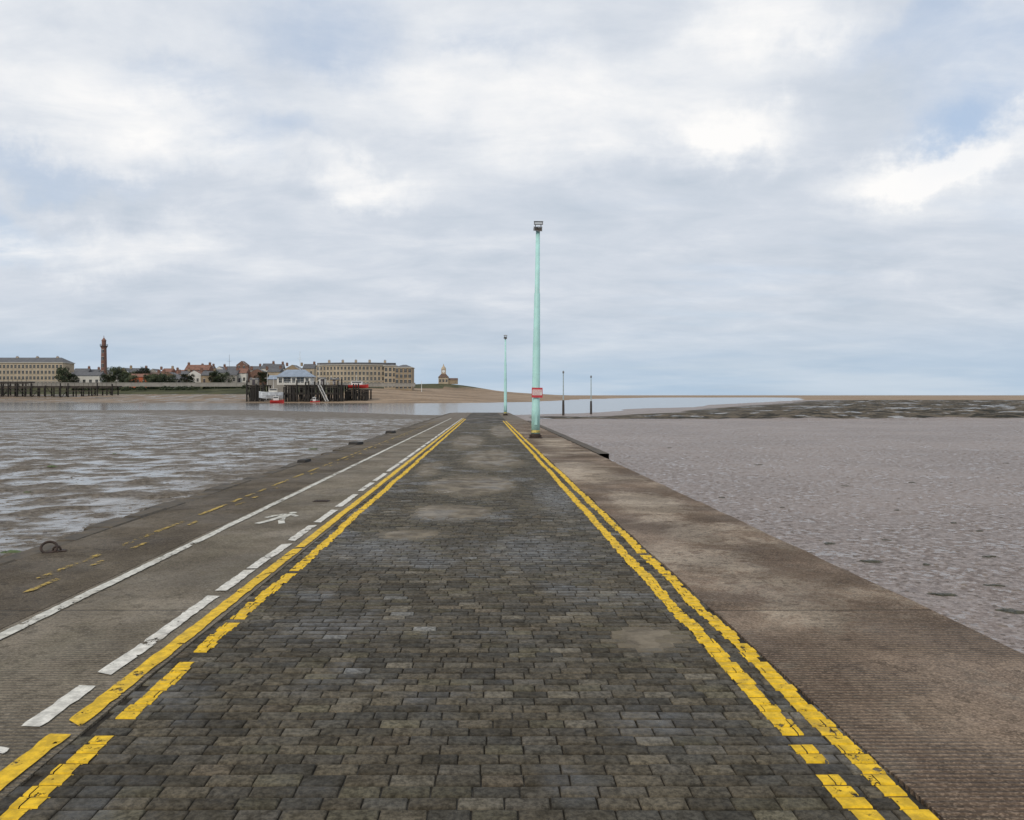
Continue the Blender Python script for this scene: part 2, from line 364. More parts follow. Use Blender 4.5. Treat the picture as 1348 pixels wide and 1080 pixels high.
c=t.mix(t.mr(t.m('ADD',sil,t.m('MULTIPLY',t.m('SUBTRACT',n_,.5),.9)),.30,.8,0,.85),c,(.165,.138,.098))
wet=t.mr(t.m('ADD',big,0),.53,.64,0,.8)
for bx,by,rx,ry in((-1.3,9.2,1.2,1.6),(-1.2,6.0,.8,.7),(.6,9,1.3,1.5),(.9,4.2,.5,.4),(-.6,11.8,.8,.9),(1.2,14,.6,4)):
    wet=t.m('MAXIMUM',wet,t.blob(P,(bx,by,-.05),(rx,ry,5),.9))
c=t.mix(t.m('MULTIPLY',wet,.5),c,t.vm('SCALE',c,sc=.4))
t.put(p.inputs['Base Color'],c); t.put(p.inputs['Specular IOR Level'],t.m('ADD',.13,t.m('MULTIPLY',wet,.30)))
rr=t.m('SUBTRACT',t.mr(n_,.35,.65,.58,.9),t.m('MULTIPLY',wet,.35)); t.put(p.inputs['Roughness'],rr)
t.put(p.inputs['Normal'],t.bump(t.m('ADD',n_,t.m('MULTIPLY',n,.6)),.8,.012))
me=fastquads('granite_sett_roadway',V,Q,[sm])
pal=np.array([(.078,.066,.047),(.062,.054,.040),(.092,.078,.055),(.078,.069,.054),(.092,.081,.055),(.066,.060,.048),(.116,.102,.077),(.17,.165,.15),(.104,.085,.060)])
pi=rng.choice(len(pal),N,p=[.2,.2,.17,.14,.1,.11,.061,.004,.015]); tint=pal[pi]*(0.68+.55*rng.random((N,1)))
tint=tint*(.85+.35*fbm(cx*1.1+3,cy*1.1,4))[:,None]
sl=silt(cx,cy)*.95; ta=np.concatenate([tint,sl[:,None]],1); colattr(me,'tint',np.repeat(ta,16,axis=0))
struct('granite_sett_roadway',me,'roadway of worn dark granite setts with wet patches','road')

# ------------------------------------------------------------------ paint
def paint(name,col,wear=.60,sc=9):
    m,t,p=newmat(name); P=pos(t); n=t.noise(P,sc,6,.8); b=t.noise(P,1.3,4,.6)
    c=t.mix(t.mr(t.noise(P,16,6,.7),.35,.68),tuple(q*.6 for q in col),col)
    t.put(p.inputs['Base Color'],t.mix(t.mr(t.noise(P,3,6,.7),.5,.75,0,.5),c,(.16,.12,.06))); p.inputs['Roughness'].default_value=.65
    t.put(p.inputs['Normal'],t.bump(t.noise(P,40,4),.3,.004)); p.inputs['Specular IOR Level'].default_value=.3
    al=t.mr(t.m('ADD',n,t.m('MULTIPLY',t.m('SUBTRACT',b,.5),.5)),wear-.015,wear+.015,1,0); t.put(p.inputs['Alpha'],al); return m
YEL=paint('yellow_paint',(.86,.54,.015),.615,12); YEL2=paint('faded_yellow_paint',(.50,.34,.06),.51,12); WHT=paint('white_paint',(.78,.75,.67),.62); WHT2=paint('worn_white_paint',(.70,.68,.60),.59)
def sheetline(name,xc,w,segs,mat,lab,dz=.0085,j=.010):
    mb=MB()
    for ya,yb in segs:
        n=max(2,int((yb-ya)/.07)); prev=None
        for k in range(n+1):
            y=ya+(yb-ya)*k/n; o=(float(vn(np.array([y*2.]),np.array([xc*9.]))[0])-.5)*j*2
            e=random.uniform(-.008,.006)
            cur=((xc-w/2+o+e,y+(random.uniform(-.05,.05) if k in(0,n) else 0),rz(y)+dz),(xc+w/2+o-e,y+(random.uniform(-.05,.05) if k in(0,n) else 0),rz(y)+dz))
            if prev: mb.add([prev[0],prev[1],cur[1],cur[0]],[(0,1,2,3)])
            prev=cur
    return struct(name,mb.mesh(name,[mat]),lab,'road marking')
def segs(y0,y1,lo,hi,glo,ghi):
    out=[];y=y0
    while y<y1:
        L=random.uniform(lo,hi); out.append((y,min(y+L,y1))); y+=L+random.uniform(glo,ghi)
    return out
sheetline('solid_white_line',-3.50,.10,segs(1,82,4,12,.02,.06),WHT2,'worn solid white line edging the footway')
sheetline('dashed_white_line',-2.365,.105,[(2.3,3.55),(3.62,3.93),(4.13,4.76),(4.98,6.95),(7.16,8.0),(8.12,9.5),(9.7,10.9),(11.15,12.5)]+segs(12.8,82,1.6,2.4,.25,.6),WHT,'white dashed line beside the double yellow lines')
sheetline('yellow_line',-2.165,.105,[(1,2.9),(2.95,4.1),(4.2,9.2)]+segs(9.25,80,6,12,.05,.1),YEL,'solid yellow no-parking line on concrete')
sheetline('faded_yellow_line',-4.28,.07,segs(7.6,70,.3,1.3,.15,.6),YEL2,'faded broken yellow line on the dark shoulder')
sheetline('faded_yellow_line',-4.08,.055,segs(7.1,70,.15,.6,.5,1.8),YEL2,'faded broken yellow line on the dark shoulder')
def settline(name,xa,xb,lab,rnd=.015,gaps=(),yend=78):
    mb=MB()
    for i in np.where((R[:,1]>xa)&(R[:,0]<xb)&(R[:,2]<64)&(R[:,2]>0))[0]:
        if random.random()<rnd or any(a_<cy[i]<b_ for a_,b_ in gaps): continue
        off=(vn(np.array([cy[i]*.9]),np.array([xa*3]))[0]-.5)*.035
        a0=max(x0[i],xa+off+random.uniform(-.012,.012)); b0=min(x1[i],xb+off+random.uniform(-.012,.012))
        if b0-a0<.012: continue
        def z(x,y): return zc[i]+(x-cx[i])*tx[i]+(y-cy[i])*ty[i]
        ins=.009
        ya,yb=y0[i]+ins,y1[i]-ins; sk=skew[i]
        pts=[]
        for (x,y,dz) in ((a0,y0[i]+.001,-.004),(b0,y0[i]+.001,-.004),(a0,ya,.003),(b0,ya,.003),(a0,yb,.003),(b0,yb,.003),(a0,y1[i]-.001,-.004),(b0,y1[i]-.001,-.004)):
            yv=y+(x-cx[i])*sk
            pts.append((x,yv,z(x,yv)+dz))
        mb.add(pts,[(0,1,3,2),(2,3,5,4),(4,5,7,6)])
        if random.random()<.85:
            yg0,yg1=y1[i]-.003,y1[i]+.014; zz=rz(cy[i])-.0075
            mb.add([(a0,yg0,zz),(b0,yg0,zz),(b0,yg1,zz),(a0,yg1,zz)],[(0,1,2,3)])
    for ya,yb in segs(63.5,yend,6,9,.05,.1):
        mb.add([(xa,ya,rz(ya)+.006),(xb,ya,rz(ya)+.006),(xb,yb,rz(yb)+.006),(xa,yb,rz(yb)+.006)],[(0,1,2,3)])
    return struct(name,mb.mesh(name,[YEL]),lab,'road marking')
settline('yellow_line',-1.99,-1.885,'broken yellow line painted over uneven setts',.015,((4.10,4.22),(5.25,5.36),(6.1,6.2),(7.9,8.0)))
settline('yellow_line',1.505,1.615,'worn yellow line painted over uneven setts',.015,((3.62,3.72),(4.0,4.08)),70)
settline('yellow_line',1.72,1.83,'continuous yellow line painted over uneven setts',.004,(),70)
mb=MB(); zf=lambda y: rz(y)+.0085
def poly(pts): mb.add([(-3.0+x*.66,11.6+y*1.2,zf(11.6+y*1.2)) for x,y in pts],[tuple(range(len(pts)))])
poly([(.10+.085*math.cos(a*math.pi/6),.45+.08*math.sin(a*math.pi/6)) for a in range(12)])
poly([(-.06,.35),(.16,.34),(.13,-.0),(-.10,.02)])
poly([(-.11,.01),(.04,-.005),(-.06,-.26),(-.20,-.47),(-.34,-.43),(-.20,-.22)])
poly([(.05,-.005),(.14,-.01),(.21,-.22),(.32,-.42),(.20,-.47),(.08,-.24)])
poly([(-.08,.35),(-.06,.22),(-.18,.12),(-.26,.0),(-.36,.05),(-.26,.2)])
poly([(.17,.34),(.155,.22),(.22,.16),(.30,.10),(.36,.17),(.26,.26)])
struct('walking_figure_marking',mb.mesh('walking_figure_marking',[WHT2]),'white walking pedestrian symbol painted on footway','road marking')

# ------------------------------------------------------------------ materials
TUR=simple('turquoise_paint',(.42,.70,.66),.5,.12,1.5); GREY=simple('galvanised_steel',(.22,.22,.22),.5,.2,4,metal=.4); DARK=simple('dark_tarred_timber',(.022,.019,.016),.8,.4,1.5)
DK2=simple('weathered_timber',(.06,.05,.042),.85,.4,1.0); REDS=simple('red_sign_face',(.50,.05,.06),.45,.15); WH=simple('white_enamel',(.75,.75,.73),.45,.08)
PALE=simple('pale_grey_pole_paint',(.36,.43,.43),.5,.15)
GLS=simple('lamp_glass',(.5,.53,.55),.15,.1); RUST=simple('rusty_iron',(.045,.028,.02),.8,.5,18,bump=.6)
def winmat():
    m,t,p=newmat('window_glass'); p.inputs['Base Color'].default_value=(.03,.035,.04,1); p.inputs['Roughness'].default_value=.15; return m
WIN=winmat(); YB=simple('worn_yellow_band',(.45,.36,.10),.6,.6,6)
def mast(loc,lab,hgt=9.9,sign=True,lean=.0):
    o=thing('lamp_mast',lab,'lamp post',loc,0,'lamp masts along the causeway')
    mb=MB().lathe([(.195,.22),(.195,1.35),(.182,1.42),(.172,4.4),(.160,4.45),(.135,hgt*.68),(.115,hgt*.685),(.095,hgt-.25)],20)
    obj('mast_column',mb.mesh('mast_column',[TUR],True),o)
    mb=MB().box((0,0,.02),(.62,.62,.04),0)
    for a in(-1,1):
        for b in(-1,1): mb.lathe([(.025,0),(.025,.12)],8,(a*.24,b*.24,.04),0)
    mb.lathe([(.235,.04),(.235,.14),(.21,.22)],20,(0,0,0),0)
    obj('base_plate',mb.mesh('base_plate',[RUST]),o)
    mb=MB().lathe([(.207,.26),(.207,.38)],20,(0,0,0),0,False); obj('yellow_band',mb.mesh('yellow_band',[YB]),o)
    mb=MB().box((0,-.215,.85),(.13,.03,.45)); obj('access_door',mb.mesh('access_door',[TUR]),o)
    if sign:
        mb=MB().box((.04,-.235,2.12),(.50,.02,.46),0); s=obj('warning_sign',mb.mesh('warning_sign',[REDS]),o)
        mb=MB().box((.04,-.2485,2.13),(.43,.004,.25),0); obj('white_panel',mb.mesh('white_panel',[WH]),s)
        mb=MB()
        for i,z in enumerate((2.215,2.16,2.105,2.05)):
            xx=-.15
            while xx<.20:
                w=random.uniform(.025,.06); mb.box((xx+w/2,-.2525,z),(w,.002,.026)); xx+=w+.014
        obj('sign_lettering',mb.mesh('sign_lettering',[REDS]),s)
    mb=MB().box((0,0,hgt-.16),(.10,.10,.22)).box((0,0,hgt-.08),(.40,.06,.06)).box((-.12,.02,hgt+.02),(.035,.05,.22)).box((.14,.02,hgt+.02),(.035,.05,.22))
    obj('lamp_bracket',mb.mesh('lamp_bracket',[GREY]),o)
    for k,(fx,fy,fz,rt) in enumerate(((-.11,-.10,hgt-.20,.25),(.10,-.10,hgt-.22,-.2),(.01,-.06,hgt+.08,0))):
        mb=MB(); w,d,h=(.20,.22,.17) if k<2 else (.42,.26,.15)
        mb.add([(-w/2,-d/2,-h/2),(w/2,-d/2,-h/2),(w*.4,d/2,-h*.25),(-w*.4,d/2,-h*.25),(-w/2,-d/2,h/2),(w/2,-d/2,h/2),(w*.4,d/2,h*.4),(-w*.4,d/2,h*.4)],
               [(0,3,2,1),(4,5,6,7),(0,1,5,4),(1,2,6,5),(2,3,7,6),(3,0,4,7)])
        mb.box((0,-d/2-.01,h/2+.0),(w*1.04,.06,.02))
        f=obj('floodlight',mb.mesh('floodlight',[GREY]),o,(fx,fy,fz),rt)
        obj('lamp_glass',MB().box((0,-d/2-.006,-.005),(w*.8,.008,h*.6)).mesh('lamp_glass',[GLS if k==2 else DK2]),f)
    o.rotation_euler=(0,lean,0); return o
mast((2.33,37.1,rz(37.1)),'tall pale turquoise lamp mast with floodlights and red warning sign',lean=.012)
mast((2.46,98,rz(98)+.02),'tall pale turquoise lamp mast further down the causeway',9.7,sign=False)
def marker(loc,h,lab):
    o=thing('channel_marker_post',lab,'post',loc,0,'marker posts on the mudflat')
    obj('timber_pile',MB().lathe([(.16,-1.0),(.15,1.2),(.13,h*.34),(.11,h*.34+.05)],10).mesh('timber_pile',[DK2]),o)
    obj('steel_pole',MB().lathe([(.075,h*.34),(.06,h-.3)],10).mesh('steel_pole',[PALE]),o)
    obj('lantern',MB().lathe([(.05,h-.32),(.12,h-.28),(.12,h-.1),(.06,h),(.02,h+.03)],10).mesh('lantern',[GREY]),o)
for b,d,h in((741.5,101,5.7),(778,110,5.4)):
    X0=ex(b,d); marker((X0,d,tz(X0,d)-.05),h,'slim pale marker post with dark timber foot in mud')
def ring_(x,y,rot,ti,s=1.0):
    o=thing('mooring_ring','rusty iron mooring ring lying on the causeway edge','mooring ring',(x,y,rz(y)),rot)
    obj('iron_ring',MB().torus((0,0,.06*s),.095*s,.017*s,tilt=ti).mesh('iron_ring',[RUST],True),o)
    mb=MB().torus((.09*s,0,.02),.045*s,.014*s,tilt=0).box((.09*s,0,.006),(.22*s,.14*s,.012)); obj('anchor_staple',mb.mesh('anchor_staple',[RUST]),o)
ring_(-4.93,9.0,.5,-.80,.85)
def bollardblock(y,w,h):
    mb=MB(); z=rz(y)
    mb.add([(-w,-.3,-.05),(w,-.3,-.05),(w,.3,-.05),(-w,.3,-.05),(-w*.9,-.26,h),(w*.85,-.24,h*.9),(w*.9,.26,h),(-w*.8,.2,h*1.1)],[(0,3,2,1),(4,5,6,7),(0,1,5,4),(1,2,6,5),(2,3,7,6),(3,0,4,7)])
    thing('timber_block','low dark broken timber block on the causeway edge','block',(-5.12,y,z+.02),random.uniform(-.3,.3),'timber blocks on the causeway edge',mb.mesh('timber_block',[DARK]))
for y,w,h in((22.5,.12,.05),(31.5,.2,.09),(43,.2,.10)): bollardblock(y,w,h)
mb=MB().box((0,0,.004),(.26,.20,.008),0)
for k in range(5): mb.box((-.09+k*.045,0,.012),(.02,.16,.008),0)
thing('drain_grate','small dark iron drain grate in the footway','drain',(-2.8,13.6,rz(13.6)+.002),0,None,mb.mesh('drain_grate',[RUST]))
# seaweed scraps
WEED=simple('bladder_wrack',(.045,.042,.022),.5,.5,12); GW=simple('green_weed',(.07,.10,.03),.6,.4,10)
def clump(x,y,r,mat,lab,hh=.5):
    mb=MB(); lobes=[(0,0,r*.6)]+[(random.gauss(0,r*.38),random.gauss(0,r*.2),r*random.uniform(.25,.55)) for _ in range(6)]
    for lx,ly,lr in lobes:
        n=9; vs=[(lx,ly,lr*.22*hh)]
        for k,(rr,zz) in enumerate(((.55,.16),(1,-.05))):
            for i in range(n):
                a=2*math.pi*i/n; q=lr*rr*random.uniform(.45,1.3); vs.append((lx+q*math.cos(a)*1.6,ly+q*math.sin(a)*.8,lr*zz*hh*random.uniform(.3,1.6)-(.015 if k else 0)))
        fs=[]
        for i in range(n):
            j=(i+1)%n; fs.append((0,1+i,1+j)); fs.append((1+i,1+n+i,1+n+j,1+j))
        mb.add(vs,fs)
    for i in range(80):
        lx,ly,lr=random.choice(lobes); X_,Y_=lx+random.gauss(0,lr*.9),ly+random.gauss(0,lr*.6); z=.008; l=r*random.uniform(.08,.35); b=random.uniform(0,6.28)
        dx,dy=math.cos(b)*l,math.sin(b)*l*.6; mb.add([(X_-dy*.15,Y_+dx*.15,z),(X_+dy*.15,Y_-dx*.15,z),(X_+dx,Y_+dy,z+random.uniform(0,.2)*l)],[(0,1,2)])
    thing('seaweed_clump',lab,'seaweed',(x,y,tz(x,y)+.01),random.uniform(-.4,.4),'seaweed clumps on the mud',mb.mesh('seaweed_clump',[mat]))
def mudpt(b,v): d=F*2.7/(v-520); return ex(b,d),d
for b,v,r in((1090,716,.16),(1145,741,.2),(1240,784,.17),(1336,806,.2),(1165,712,.1),(1110,640,.12),(950,655,.12),(1200,635,.13),(1300,735,.12),(1310,772,.12),(1000,612,.15),(1255,690,.10),(1325,610,.15),(880,590,.15),(1030,668,.08),(1290,700,.08),(1220,745,.09),(1180,672,.09)):
    x,y=mudpt(b,v); clump(x,y,r*.9,WEED,'small dark seaweed scrap lying on brown mud')
for b,v,r in((68,617,.28),(16,726,.2),(412,592,.35),(150,600,.12),(35,650,.1)):
    x,y=mudpt(b,v); clump(x,y,r*.8,GW,'small green weed clump growing on wet mud',1.0)
nP=9000
dd=8*np.exp(rng.random(nP)*1.9); side=rng.random(nP)<.7; lat=np.where(side,3.9+rng.random(nP)**1.0*dd*.75,-5.7-rng.random(nP)*dd*.6)
ok=np.abs(lat)<dd*.8+4; lat=lat[ok];dd=dd[ok];n_p=len(lat); rr_=(.008+.022*rng.random(n_p)**3)*(1+dd*.008)
zz=terrain(lat,dd)[0]
tmpl=np.array([(-1,-.8,0),(1,-.9,0),(1.1,.8,0),(-.9,1,0),(-.5,-.4,.55),(.5,-.5,.6),(.6,.4,.5),(-.4,.5,.6)])
ang=rng.random(n_p)*6.28; ca,sa_=np.cos(ang),np.sin(ang)
Vx=(tmpl[None,:,0]*ca[:,None]-tmpl[None,:,1]*sa_[:,None])*rr_[:,None]*1.3+lat[:,None]; Vy=(tmpl[None,:,0]*sa_[:,None]+tmpl[None,:,1]*ca[:,None])*rr_[:,None]+dd[:,None]; Vz=tmpl[None,:,2]*rr_[:,None]*.8+zz[:,None]-.004
q=np.array([(4,5,6,7),(0,1,5,4),(1,2,6,5),(2,3,7,6),(3,0,4,7)]); Q2=(np.arange(n_p)[:,None,None]*8+q[None]).reshape(-1,4)
struct('mud_casts',fastquads('mud_casts',np.stack([Vx,Vy,Vz],-1).reshape(-1,3),Q2,[simple('mud_cast',(.13,.105,.085),.6,.5,3)]),'small worm casts and pebbles strewn over mud','pebbles',kind='stuff')

# ------------------------------------------------------------------ town
BR=simple('red_brick',(.19,.105,.075),.85,.25,.5); CR=simple('cream_stone',(.43,.35,.25),.8,.2,.3); WHR=simple('white_render',(.62,.60,.55),.8,.1,.4); BUF=simple('buff_brick',(.30,.23,.15),.85,.2,.4); GR=simple('grey_render',(.30,.28,.25),.8,.15,.4)  # red brick desaturated, distance haze put into its colour
SLA=simple('slate_roof',(.095,.095,.10),.6,.3,.6); RT=simple('red_tile_roof',(.20,.10,.07),.8,.3,.6); BRT=simple('brown_tile_roof',(.13,.085,.065),.8,.3,.6); BLU=simple('blue_grey_metal_roof',(.24,.29,.36),.5,.15,.5); SAN=simple('red_sandstone',(.20,.105,.08),.85,.25,.6)  # red tile muted likewise, haze painted into the tone
ORG=simple('orange_render',(.5,.12,.05),.7,.15,.5); TRIM=simple('pale_trim',(.5,.47,.41),.7,.1); DOORM=simple('door_paint',(.06,.05,.06),.5,.3)
def winmesh(w,h):
    mb=MB().box((0,-.03,h/2),(w,.06,h),0)
    mb.box((0,-.07,-.06),(w+.3,.14,.12),1).box((0,-.045,h+.09),(w+.2,.09,.18),1).box((0,-.075,h/2),(.06,.03,h),1).box((0,-.075,h*.52),(w,.026,.06),1)
    return mb.mesh('window',[WIN,TRIM])
W1=winmesh(1.1,1.7); W2=winmesh(1.4,1.9); WB=winmesh(2.6,2.0)
DM=MB().box((0,-.04,1.05),(1.0,.08,2.1),0).box((0,-.06,2.22),(1.3,.12,.24),1).mesh('door',[DOORM,TRIM])
def chimney(parent,x,y,z,mat,h=1.8):
    mb=MB().box((x,y,z+h/2),(1.3,.7,h),0).box((x,y,z+h+.06),(1.45,.85,.12),0)
    for k in(-.4,0,.4): mb.lathe([(.13,0),(.10,.5)],8,(x+k,y,z+h+.12),1)
    obj('chimney',mb.mesh('chimney',[mat,RT]),parent)
def house(x,y,w,e,wm_,rm,r=3.0,dep=8,rot=0,lab='terraced house',cat='house',grp='town houses behind the shore',chim=True,st=None,gable=False,zoff=0):
    z=tz(x,y)-.3+zoff; o=thing('town_house',lab,cat,(x,y,z),rot,grp)
    mb=MB().box((0,dep/2,e/2-1.5),(w,dep,e+3),0)
    if not gable: mb.add([(-w/2,0,e),(-w/2,dep,e),(-w/2,dep/2,e+r*.97)],[(0,2,1)]).add([(w/2,0,e),(w/2,dep,e),(w/2,dep/2,e+r*.97)],[(0,1,2)])
    else: mb.add([(-w/2,0,e),(w/2,0,e),(0,0,e+r*.97)],[(0,1,2)])
    obj('wall',mb.mesh('wall',[wm_]),o)
    if not gable: rb_=MB().prism(-w/2-.15,w/2+.15,-.4,dep+.4,e+.003,r,0)
    else:
        rb_=MB().add([(-w/2-.4,.02,e-.1),(-w/2-.4,dep,e-.1),(0,dep,e+r),(0,.02,e+r),(w/2+.4,.02,e-.1),(w/2+.4,dep,e-.1)],[(0,3,2,1),(3,4,5,2)])
    obj('roof',rb_.mesh('roof',[rm]),o)
    if chim:
        chimney(o,w/2-.8,dep/2,e+r-.7,BR if wm_!=BUF else BUF)
        if w>9: chimney(o,-w/2+.8,dep/2,e+r-.7,BR)
    st=st or max(1,int(e/2.9)); nw=max(2,int(w/3)); 
    for s_ in range(st):
        for k in range(nw):
            xx=-w/2+(k+.5)*w/nw; zz_=1.1+s_*(e-.4)/st
            if s_==0 and k==0: obj('door',DM,o,(xx,0,.3)); continue
            obj('window',W1 if w<11 else W2,o,(xx,0,zz_))
    return o
walls=[(WHR,'white rendered'),(BR,'red brick'),(CR,'cream'),(BUF,'buff brick'),(GR,'grey rendered'),(WHR,'white rendered')]
roofs=[(SLA,'grey slate roof'),(RT,'red tiled roof'),(BRT,'brown tiled roof'),(SLA,'grey slate roof'),(SLA,'grey slate roof')]
random.seed(21)
b=188
while b<362:
    d=random.uniform(425,440); w=random.choice([5,6,7,8,10]); wl_=random.choice(walls); rf=random.choice(roofs); e=random.uniform(4.0,5.6)
    house(ex(b,d)+w/2,d,w,e,wl_[0],rf[0],random.uniform(1.9,2.8),8,random.uniform(-.1,.1),f'{wl_[1]} terraced house with {rf[1]} on the shore road',gable=random.random()<.3,zoff=1.5)
    b+=(w+random.choice([.2,.2,1.0]))*F/d
b=96
while b<412:
    d=random.uniform(480,500); w=random.choice([6,7,9,11]); wl_=random.choice(walls); rf=random.choice(roofs); e=random.uniform(7.0,9.0) if b>230 else random.uniform(5.0,6.4)
    house(ex(b,d)+w/2,d,w,e,wl_[0],rf[0],random.uniform(2.4,3.2),9,random.uniform(-.1,.1),f'{wl_[1]} town house with {rf[1]} and chimneys',zoff=2.0,gable=random.random()<.2)
    b+=(w+random.choice([.2,.2,1]))*F/d
house(ex(318,470),470,6,12,BR,BRT,2.5,6,0,'narrow red brick town house with tall gable',gable=True,chim=False)
house(ex(259,465),465,14,9,BR,RT,3.2,9,0,'wide red brick town house with red tiled roof')
house(ex(182,420),420,9,4.6,ORG,RT,1.8,7,0,'bright orange rendered house with red roof',chim=False,zoff=1.5)
house(ex(111,430),430,17,5.2,WHR,SLA,2.0,8,0,'low white seafront building with slate roof',chim=False,zoff=1)
house(ex(232,418),418,13,3.6,WHR,SLA,1.6,7,0,'low white shelter building by the shore',chim=False,zoff=1)
def bigblock(x,y,w,dep,st,sh,rm,wm_,lab,nw,name='seafront_hotel',r=3.2,rot=0):
    z=tz(x,y)-.3; o=thing(name,lab,'building',(x,y,z),rot); e=st*sh+.8
    mb=MB().box((0,dep/2,e/2),(w,dep,e),0); 
    obj('wall',mb.mesh('wall',[wm_]),o)
    obj('cornice',MB().box((0,dep/2,e+.2),(w+.8,dep+.8,.4)).mesh('cornice',[TRIM]),o)
    obj('string_course',MB().box((0,-.1,sh+.3),(w+.1,.2,.25)).mesh('string_course',[TRIM]),o)
    obj('roof',MB().prism(-w/2-.2,w/2+.2,-.2,dep+.2,e+.402,r,0,hip=4).mesh('roof',[rm]),o)
    for s_ in range(st):
        for k in range(nw): obj('window',W2 if nw<12 else W1,o,(-w/2+(k+.5)*w/nw,0,1.2+s_*sh))
    for k in range(int(w/11)): chimney(o,-w/2+6+k*11,dep/2,e+r-.9,wm_,1.6)
    return o
bigblock(ex(28,430),430,45,12,4,3.1,SLA,CR,'long cream four-storey seafront building with slate roof',22,r=2.8)
xl,yl=ex(137,450),450; z=tz(xl,yl); o=thing('lighthouse','tall slender red sandstone lighthouse column rising among houses','lighthouse',(xl,yl,z))
obj('plinth',MB().box((0,0,1.5),(4.6,4.6,3)).box((0,0,3.2),(5,5,.4)).mesh('plinth',[SAN]),o)
obj('tower_shaft',MB().lathe([(1.75,3.4),(1.65,8),(1.4,20.5),(1.75,21.2),(1.75,21.6)],20).mesh('tower_shaft',[SAN]),o)
mb=MB().lathe([(2.1,21.6),(2.1,21.9)],20)
for i in range(16): a=i*math.pi/8; mb.beam((2*math.cos(a),2*math.sin(a),21.9),(2*math.cos(a),2*math.sin(a),23),.08)
obj('gallery',mb.mesh('gallery',[DK2]),o)
obj('lantern_room',MB().lathe([(1.15,21.9),(1.15,24.6),(1.3,24.7),(1.25,25.1),(.7,25.9),(.2,26.5),(.08,27.8)],16).mesh('lantern_room',[SAN]),o)
for k in range(4): obj('window',W1,o,(0,-1.68+.10*k,6+k*4))
HX0,HX1=ex(413,450),ex(520,450); o=thing('crescent_hotel','large curved cream stone hotel with rows of windows','hotel',(HX0,450,tz(HX0+20,455)-.3))
Wd=HX1-HX0; ns=12; sag=7.0; H=12.2; dep=11
def arc(f,off=0):
    x=f*Wd; y=sag*(1-math.sin(math.pi*f)); dx=Wd; dy=-sag*math.pi*math.cos(math.pi*f); L=math.hypot(dx,dy); return x-dy/L*off, y+dx/L*off, math.atan2(dy,dx)
def arcband(z0,z1,o0,o1,mb):
    vs=[];fs=[]
    for k in range(ns*2+1):
        f=k/(ns*2); a=arc(f,o0); b_=arc(f,o1); vs+=[(a[0],a[1],z0),(b_[0],b_[1],z0),(b_[0],b_[1],z1),(a[0],a[1],z1)]
    for k in range(ns*2):
        for i in range(4): fs.append((k*4+i,(k+1)*4+i,(k+1)*4+(i+1)%4,k*4+(i+1)%4))
    e=ns*2*4; fs+=[(0,1,2,3),(e+3,e+2,e+1,e)]; mb.add(vs,fs)
mb=MB(); arcband(0,H,0,dep,mb); obj('wall',mb.mesh('wall',[CR]),o)
mb=MB(); arcband(H+.003,H+.45,-.5,dep+.5,mb); obj('cornice',mb.mesh('cornice',[TRIM]),o)
mb=MB(); arcband(3.6,3.85,-.25,-.002,mb); obj('string_course',mb.mesh('string_course',[TRIM]),o)
mb=MB(); arcband(H+.455,H+1.6,.8,dep-.8,mb); obj('roof',mb.mesh('roof',[SLA]),o)
for s_ in range(4):
    for k in range(22):
        a=arc((k+.5)/22); obj('window',W1,o,(a[0],a[1],.9+s_*2.95),a[2])
for k in range(5):
    a=arc((k+.5)/5,dep/2); chimney(o,a[0],a[1],H+1.3,CR,1.6)
bigblock(ex(531,448),448,9.5,15,4,3.0,SLA,BUF,'square four-storey stone end pavilion of the seafront hotel',4,'hotel_pavilion',1.6)
bigblock(ex(512,446),452,7,12,4,3.1,SLA,CR,'narrow cream four-storey block beside the hotel',3,'hotel_wing',1.4)
xm,ym=ex(584,600),600; zm_=tz(xm,ym)-.3; o=thing('clock_pavilion','small domed clock pavilion standing on a grassy mound','pavilion',(xm,ym,zm_))
obj('wall',MB().box((0,0,2.5),(7.4,7,5)).mesh('wall',[CR]),o)
obj('side_wing',MB().box((7.2,0,1.5),(7,5,3.0)).prism(3.8,10.8,-2.7,2.7,3.003,1.5,1).mesh('side_wing',[BUF,BRT]),o)
obj('roof',MB().add([(-4.1,-3.9,5),(4.1,-3.9,5),(4.1,3.9,5),(-4.1,3.9,5),(-1.8,-1.8,7.6),(1.8,-1.8,7.6),(1.8,1.8,7.6),(-1.8,1.8,7.6)],[(0,3,2,1),(0,1,5,4),(1,2,6,5),(2,3,7,6),(3,0,4,7),(4,5,6,7)]).mesh('roof',[BRT]),o)
tw=obj('clock_turret',MB().box((0,0,9.3),(3.3,3.3,3.4)).lathe([(1.9,11),(1.8,11.6),(1.3,12.6),(.5,13.6),(.1,15.2)],12).mesh('clock_turret',[CR]),o)
obj('clock_face',MB().add([(1.05*math.cos(a*math.pi/8),-1.68,9.6+1.05*math.sin(a*math.pi/8)) for a in range(16)],[tuple(range(16))]).mesh('clock_face',[WH]),tw)
for k in(-2.4,0,2.4): obj('window',W2,o,(k,-3.5,1.6))
for (xa,xb,ya,hh_,mt,lab) in((-260,-112,394,.3,GR,'long low concrete promenade wall along the shore'),(-100,-38,432,.7,GR,'pale promenade wall above the beach')):
    n=40; mb=MB()
    for k in range(n):
        x_a=xa+(xb-xa)*k/n; x_b=xa+(xb-xa)*(k+1)/n; zt=7.4+hh_
        mb.box(((x_a+x_b)/2,ya,zt-1.0),(x_b-x_a-.06,.6,1.9),0).box(((x_a+x_b)/2,ya,zt+.03),(x_b-x_a-.03,.9,.16),0)
    thing('promenade_wall',lab,'wall',(0,0,0),0,None,mb.mesh('promenade_wall',[mt]))
